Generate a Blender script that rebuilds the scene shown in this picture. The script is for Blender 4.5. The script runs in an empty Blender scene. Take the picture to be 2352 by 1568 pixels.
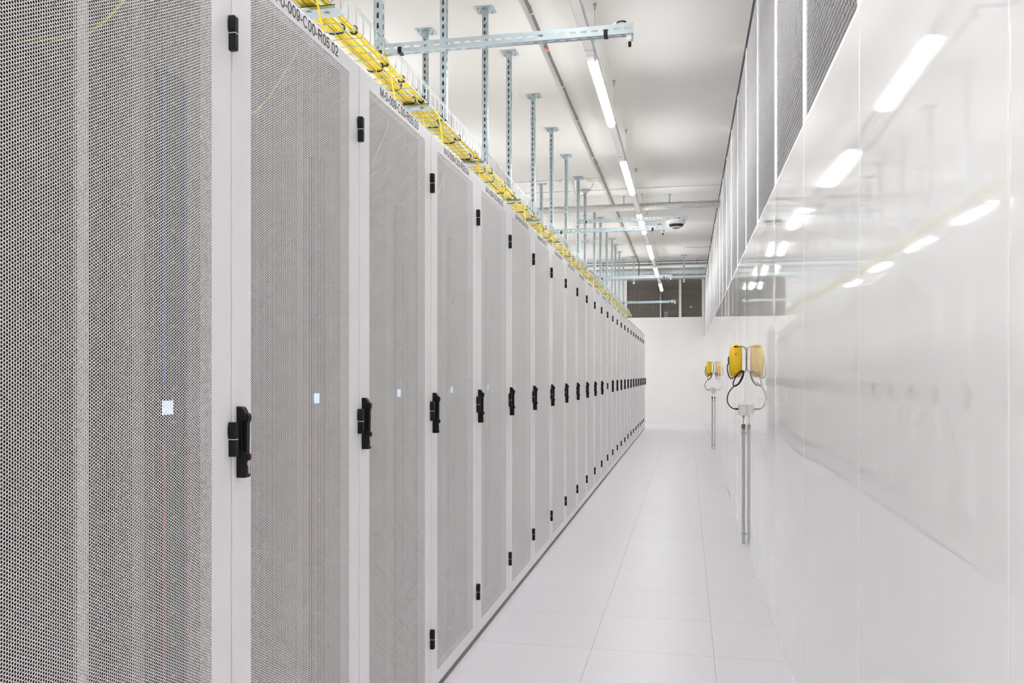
import bpy, math, random
import numpy as np
from mathutils import Vector, Matrix

sc = bpy.context.scene
col = sc.collection
random.seed(7)
rng = np.random.RandomState(5)

# ------------------------------------------------------------------ camera, world, exposure
cam_d = bpy.data.cameras.new('camera')
cam_d.sensor_width = 36.0
cam_d.lens = 1931.9 / 2352 * 36.0
cam_d.shift_y = (860.4 - 784.0) / 2352.0
cam_d.clip_start = 0.05
cam_d.clip_end = 100
cam = bpy.data.objects.new('camera', cam_d)
cam.location = (0, 0, 1.38)
cam.rotation_euler = (math.radians(90), 0, math.radians(11.78))
col.objects.link(cam)
sc.camera = cam

sc.view_settings.view_transform = 'Standard'
sc.view_settings.look = 'None'
sc.view_settings.gamma = 1.0
sc.view_settings.use_curve_mapping = False
sc.view_settings.exposure = 1.78
LAMP = 17.0                      # emission of the lamp diffusers

w = bpy.data.worlds.new('world')
w.use_nodes = True
w.node_tree.nodes['Background'].inputs[0].default_value = (0.02, 0.02, 0.02, 1)
sc.world = w

cy = sc.cycles
cy.use_denoising = True
try:
    cy.denoiser = 'OPENIMAGEDENOISE'
    cy.denoising_input_passes = 'RGB_ALBEDO_NORMAL'
except Exception:
    pass
cy.max_bounces = 12
cy.diffuse_bounces = 10
cy.glossy_bounces = 4
cy.transmission_bounces = 2
cy.transparent_max_bounces = 4
cy.caustics_reflective = True
cy.blur_glossy = 1.0
cy.caustics_refractive = False
cy.sample_clamp_indirect = 8.0
cy.use_adaptive_sampling = True
cy.adaptive_threshold = 0.09
cy.adaptive_min_samples = 24
cy.use_light_tree = True


# ------------------------------------------------------------------ materials
def mat(name, color, rough=0.5, metal=0.0, spec=0.5, var=0.0, scale=3.0, emit=None, estr=0.0, bump=0.0, bscale=40.0):
    m = bpy.data.materials.new(name)
    m.use_nodes = True
    nt = m.node_tree
    b = nt.nodes['Principled BSDF']
    b.inputs['Base Color'].default_value = (*color, 1)
    b.inputs['Roughness'].default_value = rough
    b.inputs['Metallic'].default_value = metal
    b.inputs['Specular IOR Level'].default_value = spec
    tc = None
    if var > 0 or bump > 0:
        tc = nt.nodes.new('ShaderNodeTexCoord')
    if var > 0:
        nz = nt.nodes.new('ShaderNodeTexNoise')
        nz.inputs['Scale'].default_value = scale
        nz.inputs['Detail'].default_value = 3
        nt.links.new(tc.outputs['Object'], nz.inputs['Vector'])
        rp = nt.nodes.new('ShaderNodeValToRGB')
        rp.color_ramp.elements[0].position = 0.3
        rp.color_ramp.elements[1].position = 0.7
        rp.color_ramp.elements[0].color = (*[c * (1 - var) for c in color], 1)
        rp.color_ramp.elements[1].color = (*[min(1, c * (1 + var)) for c in color], 1)
        nt.links.new(nz.outputs['Fac'], rp.inputs['Fac'])
        nt.links.new(rp.outputs['Color'], b.inputs['Base Color'])
    if bump > 0:
        n2 = nt.nodes.new('ShaderNodeTexNoise')
        n2.inputs['Scale'].default_value = bscale
        nt.links.new(tc.outputs['Object'], n2.inputs['Vector'])
        bp = nt.nodes.new('ShaderNodeBump')
        bp.inputs['Strength'].default_value = bump
        bp.inputs['Distance'].default_value = 0.002
        nt.links.new(n2.outputs['Fac'], bp.inputs['Height'])
        nt.links.new(bp.outputs['Normal'], b.inputs['Normal'])
    if emit:
        b.inputs['Emission Color'].default_value = (*emit, 1)
        b.inputs['Emission Strength'].default_value = estr
    return m


M = {}
M['ceiling'] = mat('ceiling paint', (0.66, 0.646, 0.628), 0.8, var=0.012, scale=1.2)
M['plaster'] = mat('plaster white', (0.945, 0.935, 0.92), 0.7, var=0.01, scale=2)
M['panel'] = mat('gloss lacquer', (0.89, 0.88, 0.88), 0.042, spec=0.6)
M['frame_white'] = mat('white frame paint', (0.89, 0.88, 0.88), 0.35)
M['screen_white'] = mat('white screen paint', (0.80, 0.785, 0.805), 0.45)
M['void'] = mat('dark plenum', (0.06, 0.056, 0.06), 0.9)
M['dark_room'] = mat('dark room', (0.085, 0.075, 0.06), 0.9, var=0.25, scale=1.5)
M['rack'] = mat('rack powder coat', (0.885, 0.872, 0.88), 0.38, var=0.008, scale=6)
M['sheet'] = mat('perforated sheet paint', (0.89, 0.88, 0.87), 0.45)
M['inside'] = mat('rack inside', (0.42, 0.40, 0.385), 0.7)
M['rail'] = mat('mounting rail grey', (0.36, 0.34, 0.33), 0.5)
M['pale_strip'] = mat('stiffener grey', (0.78, 0.75, 0.71), 0.5)
M['plinth'] = mat('plinth grey', (0.24, 0.225, 0.235), 0.6)
M['black'] = mat('black plastic', (0.006, 0.006, 0.007), 0.42, spec=0.3)
M['black_soft'] = mat('black rubber', (0.012, 0.012, 0.013), 0.6)
M['washer'] = mat('white washer', (0.75, 0.75, 0.75), 0.4)
M['ink'] = mat('black lettering', (0.02, 0.018, 0.02), 0.5)
M['nickel'] = mat('nickel lock', (0.72, 0.66, 0.58), 0.35, metal=0.8)
M['galv'] = mat('galvanised steel', (0.44, 0.51, 0.54), 0.36, metal=0.9, var=0.06, scale=14)
M['galv_dark'] = mat('galvanised duct', (0.50, 0.50, 0.49), 0.45, metal=0.6, var=0.10, scale=30)
M['zinc_wire'] = mat('zinc wire', (0.46, 0.54, 0.58), 0.35, metal=0.9)
M['yellow'] = mat('yellow cable', (0.95, 0.74, 0.05), 0.4, var=0.05, scale=20)
M['yellow_pl'] = mat('yellow housing', (0.90, 0.60, 0.012), 0.35)
M['yellow_cap'] = mat('yellow cap', (0.85, 0.50, 0.05), 0.5)
M['pipe_grey'] = mat('grey plastic pipe', (0.115, 0.11, 0.105), 0.5)
M['pipe_red'] = mat('red band', (0.42, 0.09, 0.06), 0.5)
M['clip'] = mat('light clip', (0.55, 0.52, 0.50), 0.5)
M['trunk'] = mat('white trunking', (0.88, 0.88, 0.89), 0.4)
M['slot'] = mat('dark slot', (0.08, 0.08, 0.085), 0.6)
M['lamp'] = mat('lamp diffuser', (0.9, 0.9, 0.9), 0.5, emit=(0.985, 1.0, 0.99), estr=LAMP)
M['white_pl'] = mat('white plastic', (0.86, 0.855, 0.85), 0.4)
M['tint'] = mat('smoked window', (0.02, 0.02, 0.022), 0.12)
M['cream'] = mat('cream cable', (0.72, 0.66, 0.42), 0.5)
M['pvc'] = mat('grey conduit', (0.58, 0.57, 0.59), 0.3)
M['pvc_dark'] = mat('grey coupling', (0.17, 0.165, 0.175), 0.5)
M['duct_white'] = mat('pale spiral duct', (0.62, 0.66, 0.70), 0.4, metal=0.4)
M['code_glow'] = mat('glowing code square', (0.45, 0.6, 0.8), 0.3, emit=(0.48, 0.66, 1.0), estr=0.62)  # added glow, used where a square code label sits
M['blue'] = mat('blue stripe', (0.03, 0.07, 0.55), 0.4)
M['red'] = mat('red stripe', (0.55, 0.03, 0.02), 0.4)
M['far_wire'] = mat('beige wire', (0.50, 0.46, 0.40), 0.5)
M['joint'] = mat('dark joint', (0.25, 0.22, 0.20), 0.8)


pb = M['panel'].node_tree.nodes['Principled BSDF']
pb.inputs['Roughness'].default_value = 0.45
pb.inputs['Specular IOR Level'].default_value = 0.0
pb.inputs['Coat Weight'].default_value = 1.0
pb.inputs['Coat Roughness'].default_value = 0.035
pb.inputs['Coat IOR'].default_value = 1.5


def outlet_material():
    m = bpy.data.materials.new('outlet marks')
    m.use_nodes = True
    nt = m.node_tree
    b = nt.nodes['Principled BSDF']
    tc = nt.nodes.new('ShaderNodeTexCoord')
    sx = nt.nodes.new('ShaderNodeSeparateXYZ')
    nt.links.new(tc.outputs['Object'], sx.inputs[0])
    md = nt.nodes.new('ShaderNodeMath')
    md.operation = 'MODULO'
    md.inputs[1].default_value = 0.0745
    nt.links.new(sx.outputs['Z'], md.inputs[0])
    lt = nt.nodes.new('ShaderNodeMath')
    lt.operation = 'LESS_THAN'
    lt.inputs[1].default_value = 0.0075
    nt.links.new(md.outputs[0], lt.inputs[0])
    mx = nt.nodes.new('ShaderNodeMix')
    mx.data_type = 'RGBA'
    mx.inputs[6].default_value = (0.006, 0.006, 0.007, 1)
    mx.inputs[7].default_value = (0.60, 0.13, 0.05, 1)
    nt.links.new(lt.outputs[0], mx.inputs[0])
    nt.links.new(mx.outputs[2], b.inputs['Base Color'])
    return m


M['orange'] = outlet_material()


def floor_material():
    m = bpy.data.materials.new('vinyl floor tiles')
    m.use_nodes = True
    nt = m.node_tree
    b = nt.nodes['Principled BSDF']
    tc = nt.nodes.new('ShaderNodeTexCoord')
    mp = nt.nodes.new('ShaderNodeMapping')
    mp.inputs['Location'].default_value = (0.4727 + 0.6 * 20, -6.033 + 0.6 * 40, 0)
    nt.links.new(tc.outputs['Object'], mp.inputs['Vector'])
    br = nt.nodes.new('ShaderNodeTexBrick')
    br.offset = 0.0
    br.squash = 1.0
    br.inputs['Scale'].default_value = 1.0
    br.inputs['Brick Width'].default_value = 0.6
    br.inputs['Row Height'].default_value = 0.6
    br.inputs['Mortar Size'].default_value = 0.0011
    br.inputs['Mortar Smooth'].default_value = 0.1
    br.inputs['Bias'].default_value = 0.0
    c = (0.82, 0.80, 0.845)
    br.inputs['Color1'].default_value = (c[0], c[1], c[2], 1)
    br.inputs['Color2'].default_value = (c[0] * 1.012, c[1] * 1.012, c[2] * 1.01, 1)
    br.inputs['Mortar'].default_value = (0.38, 0.35, 0.37, 1)
    nt.links.new(mp.outputs['Vector'], br.inputs['Vector'])
    nz = nt.nodes.new('ShaderNodeTexNoise')
    nz.inputs['Scale'].default_value = 90
    nz.inputs['Detail'].default_value = 2
    nt.links.new(tc.outputs['Object'], nz.inputs['Vector'])
    rp = nt.nodes.new('ShaderNodeValToRGB')
    rp.color_ramp.elements[0].position = 0.25
    rp.color_ramp.elements[0].color = (0.955, 0.95, 0.955, 1)
    rp.color_ramp.elements[1].position = 0.5
    rp.color_ramp.elements[1].color = (1, 1, 1, 1)
    nt.links.new(nz.outputs['Fac'], rp.inputs['Fac'])
    mx = nt.nodes.new('ShaderNodeMix')
    mx.data_type = 'RGBA'
    mx.blend_type = 'MULTIPLY'
    mx.inputs[0].default_value = 1.0
    nt.links.new(br.outputs['Color'], mx.inputs[6])
    nt.links.new(rp.outputs['Color'], mx.inputs[7])
    nt.links.new(mx.outputs[2], b.inputs['Base Color'])
    b.inputs['Roughness'].default_value = 0.36
    b.inputs['Specular IOR Level'].default_value = 0.35
    return m


M['floor'] = floor_material()


# ------------------------------------------------------------------ mesh helpers
class MB:
    def __init__(s):
        s.v, s.f, s.mi, s.ms = [], [], [], []

    def _m(s, m):
        if m not in s.ms:
            s.ms.append(m)
        return s.ms.index(m)

    def add(s, vs, fs, m=0):
        b = len(s.v)
        s.v += [tuple(p) for p in vs]
        s.f += [tuple(b + i for i in f) for f in fs]
        s.mi += [m] * len(fs)
        return s

    def box(s, x0, x1, y0, y1, z0, z1, m=0):
        vs = [(x, y, z) for x in (x0, x1) for y in (y0, y1) for z in (z0, z1)]
        return s.add(vs, [(0, 1, 3, 2), (4, 6, 7, 5), (0, 4, 5, 1), (2, 3, 7, 6), (0, 2, 6, 4), (1, 5, 7, 3)], m)

    def tube(s, pts, r, n=8, m=0, closed=False, sq=1.0, up=None):
        P = [Vector(p) for p in pts]
        k = len(P)
        rings = []
        prev = None
        for i, p in enumerate(P):
            if closed:
                t = (P[(i + 1) % k] - P[i - 1]).normalized()
            else:
                t = (P[min(i + 1, k - 1)] - P[max(i - 1, 0)]).normalized()
            if prev is None:
                a = Vector(up) if up else (Vector((0, 0, 1)) if abs(t.z) < 0.9 else Vector((1, 0, 0)))
            else:
                a = prev
            a = (a - t * a.dot(t))
            if a.length < 1e-6:
                a = Vector((1, 0, 0)) - t * t.x
            a.normalize()
            prev = a
            c = t.cross(a)
            rr = r[i] if isinstance(r, (list, tuple)) else r
            rings.append([p + a * (math.cos(q) * rr) + c * (math.sin(q) * rr * sq) for q in [2 * math.pi * j / n for j in range(n)]])
        vs = [q for g in rings for q in g]
        fs = []
        for i in range(k if closed else k - 1):
            a0, b0 = i * n, ((i + 1) % k) * n
            for j in range(n):
                j2 = (j + 1) % n
                fs.append((a0 + j, a0 + j2, b0 + j2, b0 + j))
        if not closed:
            fs.append(tuple(range(n - 1, -1, -1)))
            fs.append(tuple((k - 1) * n + j for j in range(n)))
        return s.add(vs, fs, m)

    def lathe(s, prof, c, n=24, m=0, axis='z'):
        vs, fs = [], []
        for (r, h) in prof:
            for j in range(n):
                q = 2 * math.pi * j / n
                a, b = r * math.cos(q), r * math.sin(q)
                if axis == 'z':
                    vs.append((c[0] + a, c[1] + b, c[2] + h))
                elif axis == 'x':
                    vs.append((c[0] + h, c[1] + a, c[2] + b))
                else:
                    vs.append((c[0] + a, c[1] + h, c[2] + b))
        for i in range(len(prof) - 1):
            for j in range(n):
                j2 = (j + 1) % n
                fs.append((i * n + j, i * n + j2, (i + 1) * n + j2, (i + 1) * n + j))
        fs.append(tuple(range(n - 1, -1, -1)))
        fs.append(tuple((len(prof) - 1) * n + j for j in range(n)))
        return s.add(vs, fs, m)

    def prism(s, poly, axis, a0, a1, m=0):
        """poly: 2D outline; axis is the extrusion axis (y: poly is (x,z); x: poly is (y,z); z: poly is (x,y))."""
        def pt(p, a):
            return {'y': (p[0], a, p[1]), 'x': (a, p[0], p[1]), 'z': (p[0], p[1], a)}[axis]
        k = len(poly)
        vs = [pt(p, a0) for p in poly] + [pt(p, a1) for p in poly]
        fs = [tuple(range(k - 1, -1, -1)), tuple(range(k, 2 * k))]
        fs += [(i, (i + 1) % k, k + (i + 1) % k, k + i) for i in range(k)]
        return s.add(vs, fs, m)

    def slotted(s, o, u, v, nrm, L, W, pitch, sl, sw, th, off=0.0, m=0):
        """A strip L long (u) and W wide (v) with rounded slots through it, th thick away from nrm."""
        o, u, v, nrm = Vector(o), Vector(u), Vector(v), Vector(nrm)
        k = max(1, int(round(L / pitch)))
        pc = L / k
        h = sw / 2
        hole = [(sl / 2 - h * .4, -h), (sl / 2, -h * .4), (sl / 2, h * .4), (sl / 2 - h * .4, h), (-sl / 2 + h * .4, h), (-sl / 2, h * .4), (-sl / 2, -h * .4), (-sl / 2 + h * .4, -h)]
        out = [(pc / 2, -W / 2), (pc / 2, -h * .4), (pc / 2, h * .4), (pc / 2, W / 2), (-pc / 2, W / 2), (-pc / 2, h * .4), (-pc / 2, -h * .4), (-pc / 2, -W / 2)]
        for i in range(k):
            c = o + u * ((i + .5) * pc)
            vs = [c + u * a + v * b for a, b in out]
            vs += [c + u * a + v * (b + off) for a, b in hole]
            vs += [q - nrm * th for q in vs]
            fs = []
            for j in range(8):
                j2 = (j + 1) % 8
                fs += [(j, j2, 8 + j2, 8 + j), (16 + j2, 16 + j, 24 + j, 24 + j2), (8 + j, 8 + j2, 24 + j2, 24 + j)]
            s.add(vs, fs, m)
        return s

    def mesh(s, name, mats):
        me = bpy.data.meshes.new(name)
        me.from_pydata(s.v, [], s.f)
        if not isinstance(mats, (list, tuple)):
            mats = [mats]
        for m in mats:
            me.materials.append(m)
        if len(mats) > 1:
            me.polygons.foreach_set('material_index', s.mi)
        me.update()
        return me

    def build(s, name, mats, parent=None, smooth=None, bevel=0.0, loc=None):
        me = s.mesh(name, mats)
        o = bpy.data.objects.new(name, me)
        col.objects.link(o)
        if parent is not None:
            o.parent = parent
        if loc is not None:
            o.location = loc
        if bevel > 0:
            import bmesh
            bm = bmesh.new()
            bm.from_mesh(me)
            es = [e for e in bm.edges if len(e.link_faces) == 2 and e.calc_face_angle(0) > 0.6]
            bmesh.ops.bevel(bm, geom=es, offset=bevel, segments=2, affect='EDGES', profile=0.5, clamp_overlap=True)
            bm.to_mesh(me)
            bm.free()
        if smooth:
            me.polygons.foreach_set('use_smooth', [True] * len(me.polygons))
            if smooth != 'all':
                me.set_sharp_from_angle(angle=math.radians(smooth))
        return o


def empty(name, loc=(0, 0, 0), rz=0.0):
    o = bpy.data.objects.new(name, None)
    o.location = loc
    o.rotation_euler = (0, 0, rz)
    o.empty_display_size = 0.1
    col.objects.link(o)
    return o


def tag(o, label, cat, group=None):
    o['label'] = label
    o['category'] = cat
    if group:
        o['group'] = group
    return o


def structure(o):
    o['kind'] = 'structure'
    return o


def kids(o, table):
    return table.get(o.name, [])


def copy_tree(o, parent=None):
    c = o.copy()
    col.objects.link(c)
    if parent is not None:
        c.parent = parent
        c.matrix_parent_inverse = o.matrix_parent_inverse
    for ch in [x for x in list(o.children)]:
        copy_tree(ch, c)
    return c


ORD = ('first second third fourth fifth sixth seventh eighth ninth tenth eleventh twelfth thirteenth fourteenth fifteenth sixteenth seventeenth eighteenth '
       'nineteenth twentieth twenty-first twenty-second twenty-third twenty-fourth twenty-fifth twenty-sixth').split()

# ------------------------------------------------------------------ the setting
XR = -1.068            # front plane of the rack doors
XW = 0.4705            # face of the glossy wall
ZC = 4.085             # ceiling
YF = 24.32             # far wall
ZP = 2.406             # top of the glossy panels
X0, X1, YB = -6.4, 1.7, -4.5

structure(MB().box(X0, X1, YB, YF + 3.2, -0.05, 0.0).build('floor', M['floor']))
structure(MB().box(X0, X1, YB, YF + 3.2, ZC, ZC + 0.1).build('ceiling', M['ceiling']))
structure(MB().box(X0 - 0.1, X0, YB, YF, 0, ZC).build('wall_left', M['plaster']))
structure(MB().box(X0, X1, YB - 0.1, YB, 0, ZC).build('wall_back', M['plaster']))
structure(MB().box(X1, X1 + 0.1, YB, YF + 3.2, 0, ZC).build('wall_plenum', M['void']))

# far wall, with the opening above it
ZS = 2.915             # underside of the sill rail
fw = MB()
fw.box(X0, -1.86, YF, YF + 0.12, 0, ZC)
fw.box(-1.86, X1, YF, YF + 0.12, 0, ZS)
fw.box(XW, X1, YF, YF + 0.12, ZS, ZC)
structure(fw.build('wall_far', M['plaster']))
tr = MB()
tr.box(-1.86, XW, YF - 0.02, YF + 0.08, ZS, ZS + 0.10)
tr.box(-1.86, -1.70, YF - 0.015, YF + 0.08, ZS + 0.1, ZC)
tr.box(-0.235, -0.165, YF - 0.015, YF + 0.06, ZS + 0.1, ZC)
tr.box(0.40, XW, YF - 0.015, YF + 0.08, ZS + 0.1, ZC)
structure(tr.build('trim_1', M['plaster'], bevel=0.004))
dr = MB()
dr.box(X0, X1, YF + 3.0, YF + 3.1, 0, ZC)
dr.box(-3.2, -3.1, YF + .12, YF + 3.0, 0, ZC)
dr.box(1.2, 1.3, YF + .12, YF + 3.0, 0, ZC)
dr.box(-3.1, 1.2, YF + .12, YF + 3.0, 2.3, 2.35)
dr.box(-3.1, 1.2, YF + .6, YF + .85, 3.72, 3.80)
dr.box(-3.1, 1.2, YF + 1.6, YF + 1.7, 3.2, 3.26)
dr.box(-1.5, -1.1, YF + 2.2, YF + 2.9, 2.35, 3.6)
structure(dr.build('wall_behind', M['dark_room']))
for (xa, xb, lab) in ((-1.70, -0.235, 'wide welded mesh screen in the high opening of the far wall'),
                      (-0.165, 0.40, 'narrow welded mesh screen in the far wall opening, beside the glossy wall')):
    g = MB()
    n = int(round((xb - xa) / 0.028))
    for i in range(n + 1):
        x = xa + (xb - xa) * i / n
        g.box(x - .0027, x + .0027, YF + .02, YF + .0244, ZS + .1, ZC)
    k = int(round((ZC - ZS - .1) / 0.028))
    for i in range(k + 1):
        z = ZS + .1 + (ZC - ZS - .1) * i / k
        g.box(xa, xb, YF + .0244, YF + .0288, z - .0027, z + .0027)
    tag(g.build('mesh_screen', M['far_wire']), lab, 'screen', 'mesh screens in the far wall')
# two things seen dimly behind the far screens
tag(MB().box(0.03, 0.17, YF + .9, YF + .94, 3.30, 3.44).box(0.06, 0.14, YF + .895, YF + .9, 3.33, 3.41, 1).build('display_panel', [M['black'], M['pvc']]),
    'small lit square panel seen through the narrow far mesh screen', 'panel')
tag(MB().box(-.68, -.56, YF + .9, YF + .95, 3.06, 3.24).build('switch_box', M['clip'], bevel=.004), 'small grey box seen through the wide far mesh screen', 'box')

# ceiling joints, and a dark strip for the shadow along the wall edge
structure(MB().box(-0.05, XW, 18.24, 18.262, ZC - .004, ZC).build('trim_2', M['joint']))
structure(MB().box(X0, XW, 12.30, 12.62, ZC - .012, ZC).build('trim_3', M['ceiling']))
structure(MB().box(XW - .006, XW + .02, YB, YF, ZC - .022, ZC).build('trim_4', M['slot']))  # dark strip painted in for the shadow gap below the ceiling

# glossy wall of panels on the right
seams = [1.382 - 1.15 * 5, 1.382 - 1.15 * 4, 1.382 - 1.15 * 3, 1.382 - 1.15 * 2, 1.382 - 1.15, 1.382, 2.497, 3.649, 4.815, 6.02, 7.205]
while seams[-1] < YF - 0.6:
    seams.append(min(YF, seams[-1] + 1.175))
seams[-1] = YF
back = MB().box(XW + .022, XW + .05, YB, YF, 0, ZP - .01)
back.box(XW - .0, XW + .022, YB, YF, -0.0, .004)
wr = structure(back.build('wall_right', M['slot']))


def panel(y0, y1, a, b, ph):
    """One lacquered panel: gently bowed, with rolled vertical edges."""
    ny, nz = 22, 26
    m = MB()
    us = [0, .0007, .0016, .0027, .0042] + [.0042 + (1 - .0084) * t / ny for t in range(1, ny)] + [1 - .0042, 1 - .0027, 1 - .0016, 1 - .0007, 1]
    wdt = y1 - y0 - .003
    vs = []
    for i in range(nz + 1):
        z = .004 + (ZP - .004) * i / nz
        for u in us:
            d = min(u, 1 - u) * wdt
            roll = 0.0
            R = .0032
            if d < R:
                roll = R - math.sqrt(max(0, R * R - (R - d) ** 2))
            bow = a * (1 - (2 * u - 1) ** 2) + b * math.sin(2 * math.pi * u + ph) * math.sin(math.pi * z / ZP * 1.3 + ph)
            vs.append((XW + roll - bow, y0 + .0015 + u * wdt, z))
    k = len(us)
    fs = [(i * k + j, (i + 1) * k + j, (i + 1) * k + j + 1, i * k + j + 1) for i in range(nz) for j in range(k - 1)]
    m.add(vs, fs)
    # top return
    t = [(i, j) for i in (nz,) for j in range(k)]
    vs2 = [vs[nz * k + j] for j in range(k)] + [(XW + .022, vs[nz * k + j][1], ZP) for j in range(k)]
    m.add(vs2, [(j, k + j, k + j + 1, j + 1) for j in range(k - 1)])
    return m.build('wall_panel', M['panel'], wr, smooth=50)


bows = {5: .0002, 6: -.0010, 7: .0016, 8: .0028, 9: .0010, 10: .0008}
for i in range(len(seams) - 1):
    rb = random.choice((1, 1, 1, -1)) * random.uniform(.0010, .0028)
    panel(seams[i], seams[i + 1], bows.get(i, rb), .00006 if i == 5 else random.uniform(.0001, .00035), random.uniform(0, 6))
for y in seams[3:-1]:
    p = MB()
    p.box(XW + .002, XW + .03, y - .048, y + .048, ZP + .002, ZC - .02)
    p.build('post', M['frame_white'], wr, bevel=.003)
MB().box(XW + .004, XW + .03, YB, YF, ZP, ZP + .022).build('ledge', M['frame_white'], wr)
MB().box(XW - .004, XW - .0005, YB, YF, .0, .012).build('skirting', M['frame_white'], wr)


def welded(W, H, pitch=0.0249, r=0.00125):
    """Welded mesh: level wires in front, upright wires behind, and a flat rim."""
    m = MB()
    n = int(round(W / pitch))
    for i in range(n + 1):
        y = W * i / n
        m.tube([(r * 1.7, y, 0), (r * 1.7, y, H)], r, 6)
    n = int(round(H / pitch))
    for i in range(n + 1):
        z = H * i / n
        m.tube([(0, 0, z), (0, W, z)], r, 6)
    me = m.mesh('mesh_screen', M['screen_white'])
    me.polygons.foreach_set('use_smooth', [len(p.vertices) == 4 for p in me.polygons])
    return me


exp_me = welded(1.08, ZC - .03 - ZP - .024)
cnt = 0
for i in range(4, len(seams) - 1):
    o = bpy.data.objects.new('mesh_screen', exp_me)
    o.location = (XW + .0075, seams[i] + .050, ZP + .0235)
    o.scale = (1, (seams[i + 1] - seams[i] - .100) / 1.08, 1)
    col.objects.link(o)
    if cnt < 2:
        lab = ('white welded mesh screen above the glossy wall, beside the camera', 'white welded mesh screen above the glossy wall, just out of the top edge')[cnt]
    else:
        lab = 'white welded mesh screen above the glossy wall, %s from the near end in view' % ORD[cnt - 2]
    tag(o, lab, 'screen', 'welded mesh screens above the glossy wall')
    cnt += 1


# ------------------------------------------------------------------ server racks
def perforated_mesh(y0, y1, z0, z1, th=0.0008):
    p = 0.00648
    cx = p * math.sqrt(3) / 2
    R = p / math.sqrt(3)
    r = 0.455 * p
    nc = int(round((y1 - y0) / cx))
    nr = int(round((z1 - z0) / p))
    ii, jj = np.meshgrid(np.arange(nc), np.arange(nr), indexing='ij')
    cyy = y0 + (ii + .5) * ((y1 - y0) / nc)
    czz = z0 + (jj + .25 + .5 * (ii % 2)) * p
    c = np.stack([cyy.ravel(), czz.ravel()], 1)
    n = len(c)
    ang = np.arange(6) * math.pi / 3
    hexo = np.stack([np.cos(ang), np.sin(ang)], 1)
    outer = (c[:, None, :] + R * hexo[None]).reshape(-1, 2)
    key = np.round(outer / (R * 0.5)).astype(np.int64)
    _, idx, inv = np.unique(key[:, 0] * 1000003 + key[:, 1], return_index=True, return_inverse=True)
    outer_u = outer[idx]
    inner = (c[:, None, :] + r * hexo[None]).reshape(-1, 2)
    no, ni = len(outer_u), len(inner)
    co = np.zeros((no + 2 * ni, 3), np.float32)
    co[:no, 1:] = outer_u
    co[no:no + ni, 1:] = inner
    co[no + ni:, 1:] = inner
    co[no + ni:, 0] = -th
    inv = inv.reshape(n, 6)
    a = np.arange(n)[:, None] * 6 + np.arange(6)[None]
    b = np.arange(n)[:, None] * 6 + (np.arange(6)[None] + 1) % 6
    f1 = np.stack([inv, np.roll(inv, -1, 1), no + b, no + a], -1).reshape(-1, 4)
    f2 = np.stack([no + a, no + b, no + ni + b, no + ni + a], -1).reshape(-1, 4)
    F = np.concatenate([f1, f2]).astype(np.int32)
    me = bpy.data.meshes.new('perforated_sheet')
    me.vertices.add(len(co))
    me.vertices.foreach_set('co', co.ravel())
    me.loops.add(F.size)
    me.loops.foreach_set('vertex_index', F.ravel())
    me.polygons.add(len(F))
    me.polygons.foreach_set('loop_start', np.arange(len(F), dtype=np.int32) * 4)
    me.update(calc_edges=True)
    me.materials.append(M['sheet'])
    return me


PY0, PY1, PZ0, PZ1 = 0.089, 0.712, 0.092, 2.357
perf = perforated_mesh(PY0, PY1, PZ0, PZ1)


def door_frame_mesh():
    """Sheet steel door frame with rounded outer edge and a return at the opening."""
    y0, y1, z0, z1 = 0.0022, 0.7978, 0.030, 2.410
    loops = []
    R = .004
    for (d, x) in ((0, -.030), (0, -R), (R * .3, -R * .3), (R, 0)):
        loops.append([(x, y0 + d, z0 + d), (x, y1 - d, z0 + d), (x, y1 - d, z1 - d), (x, y0 + d, z1 - d)])
    for x in (0, -.030):
        loops.append([(x, PY0, PZ0), (x, PY1, PZ0), (x, PY1, PZ1), (x, PY0, PZ1)])
    loops.append(loops[0])
    m = MB()
    vs = [p for l in loops[:-1] for p in l]
    fs = []
    k = len(loops) - 1
    for i in range(k):
        a, b = i * 4, ((i + 1) % k) * 4
        for j in range(4):
            fs.append((a + j, a + (j + 1) % 4, b + (j + 1) % 4, b + j))
    m.add(vs, fs)
    return m


def arc(cx, cz, rx, rz, a0, a1, n=14):
    return [(cx + rx * math.cos(math.radians(a0 + (a1 - a0) * i / n)), cz + rz * math.sin(math.radians(a0 + (a1 - a0) * i / n))) for i in range(n + 1)]


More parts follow.
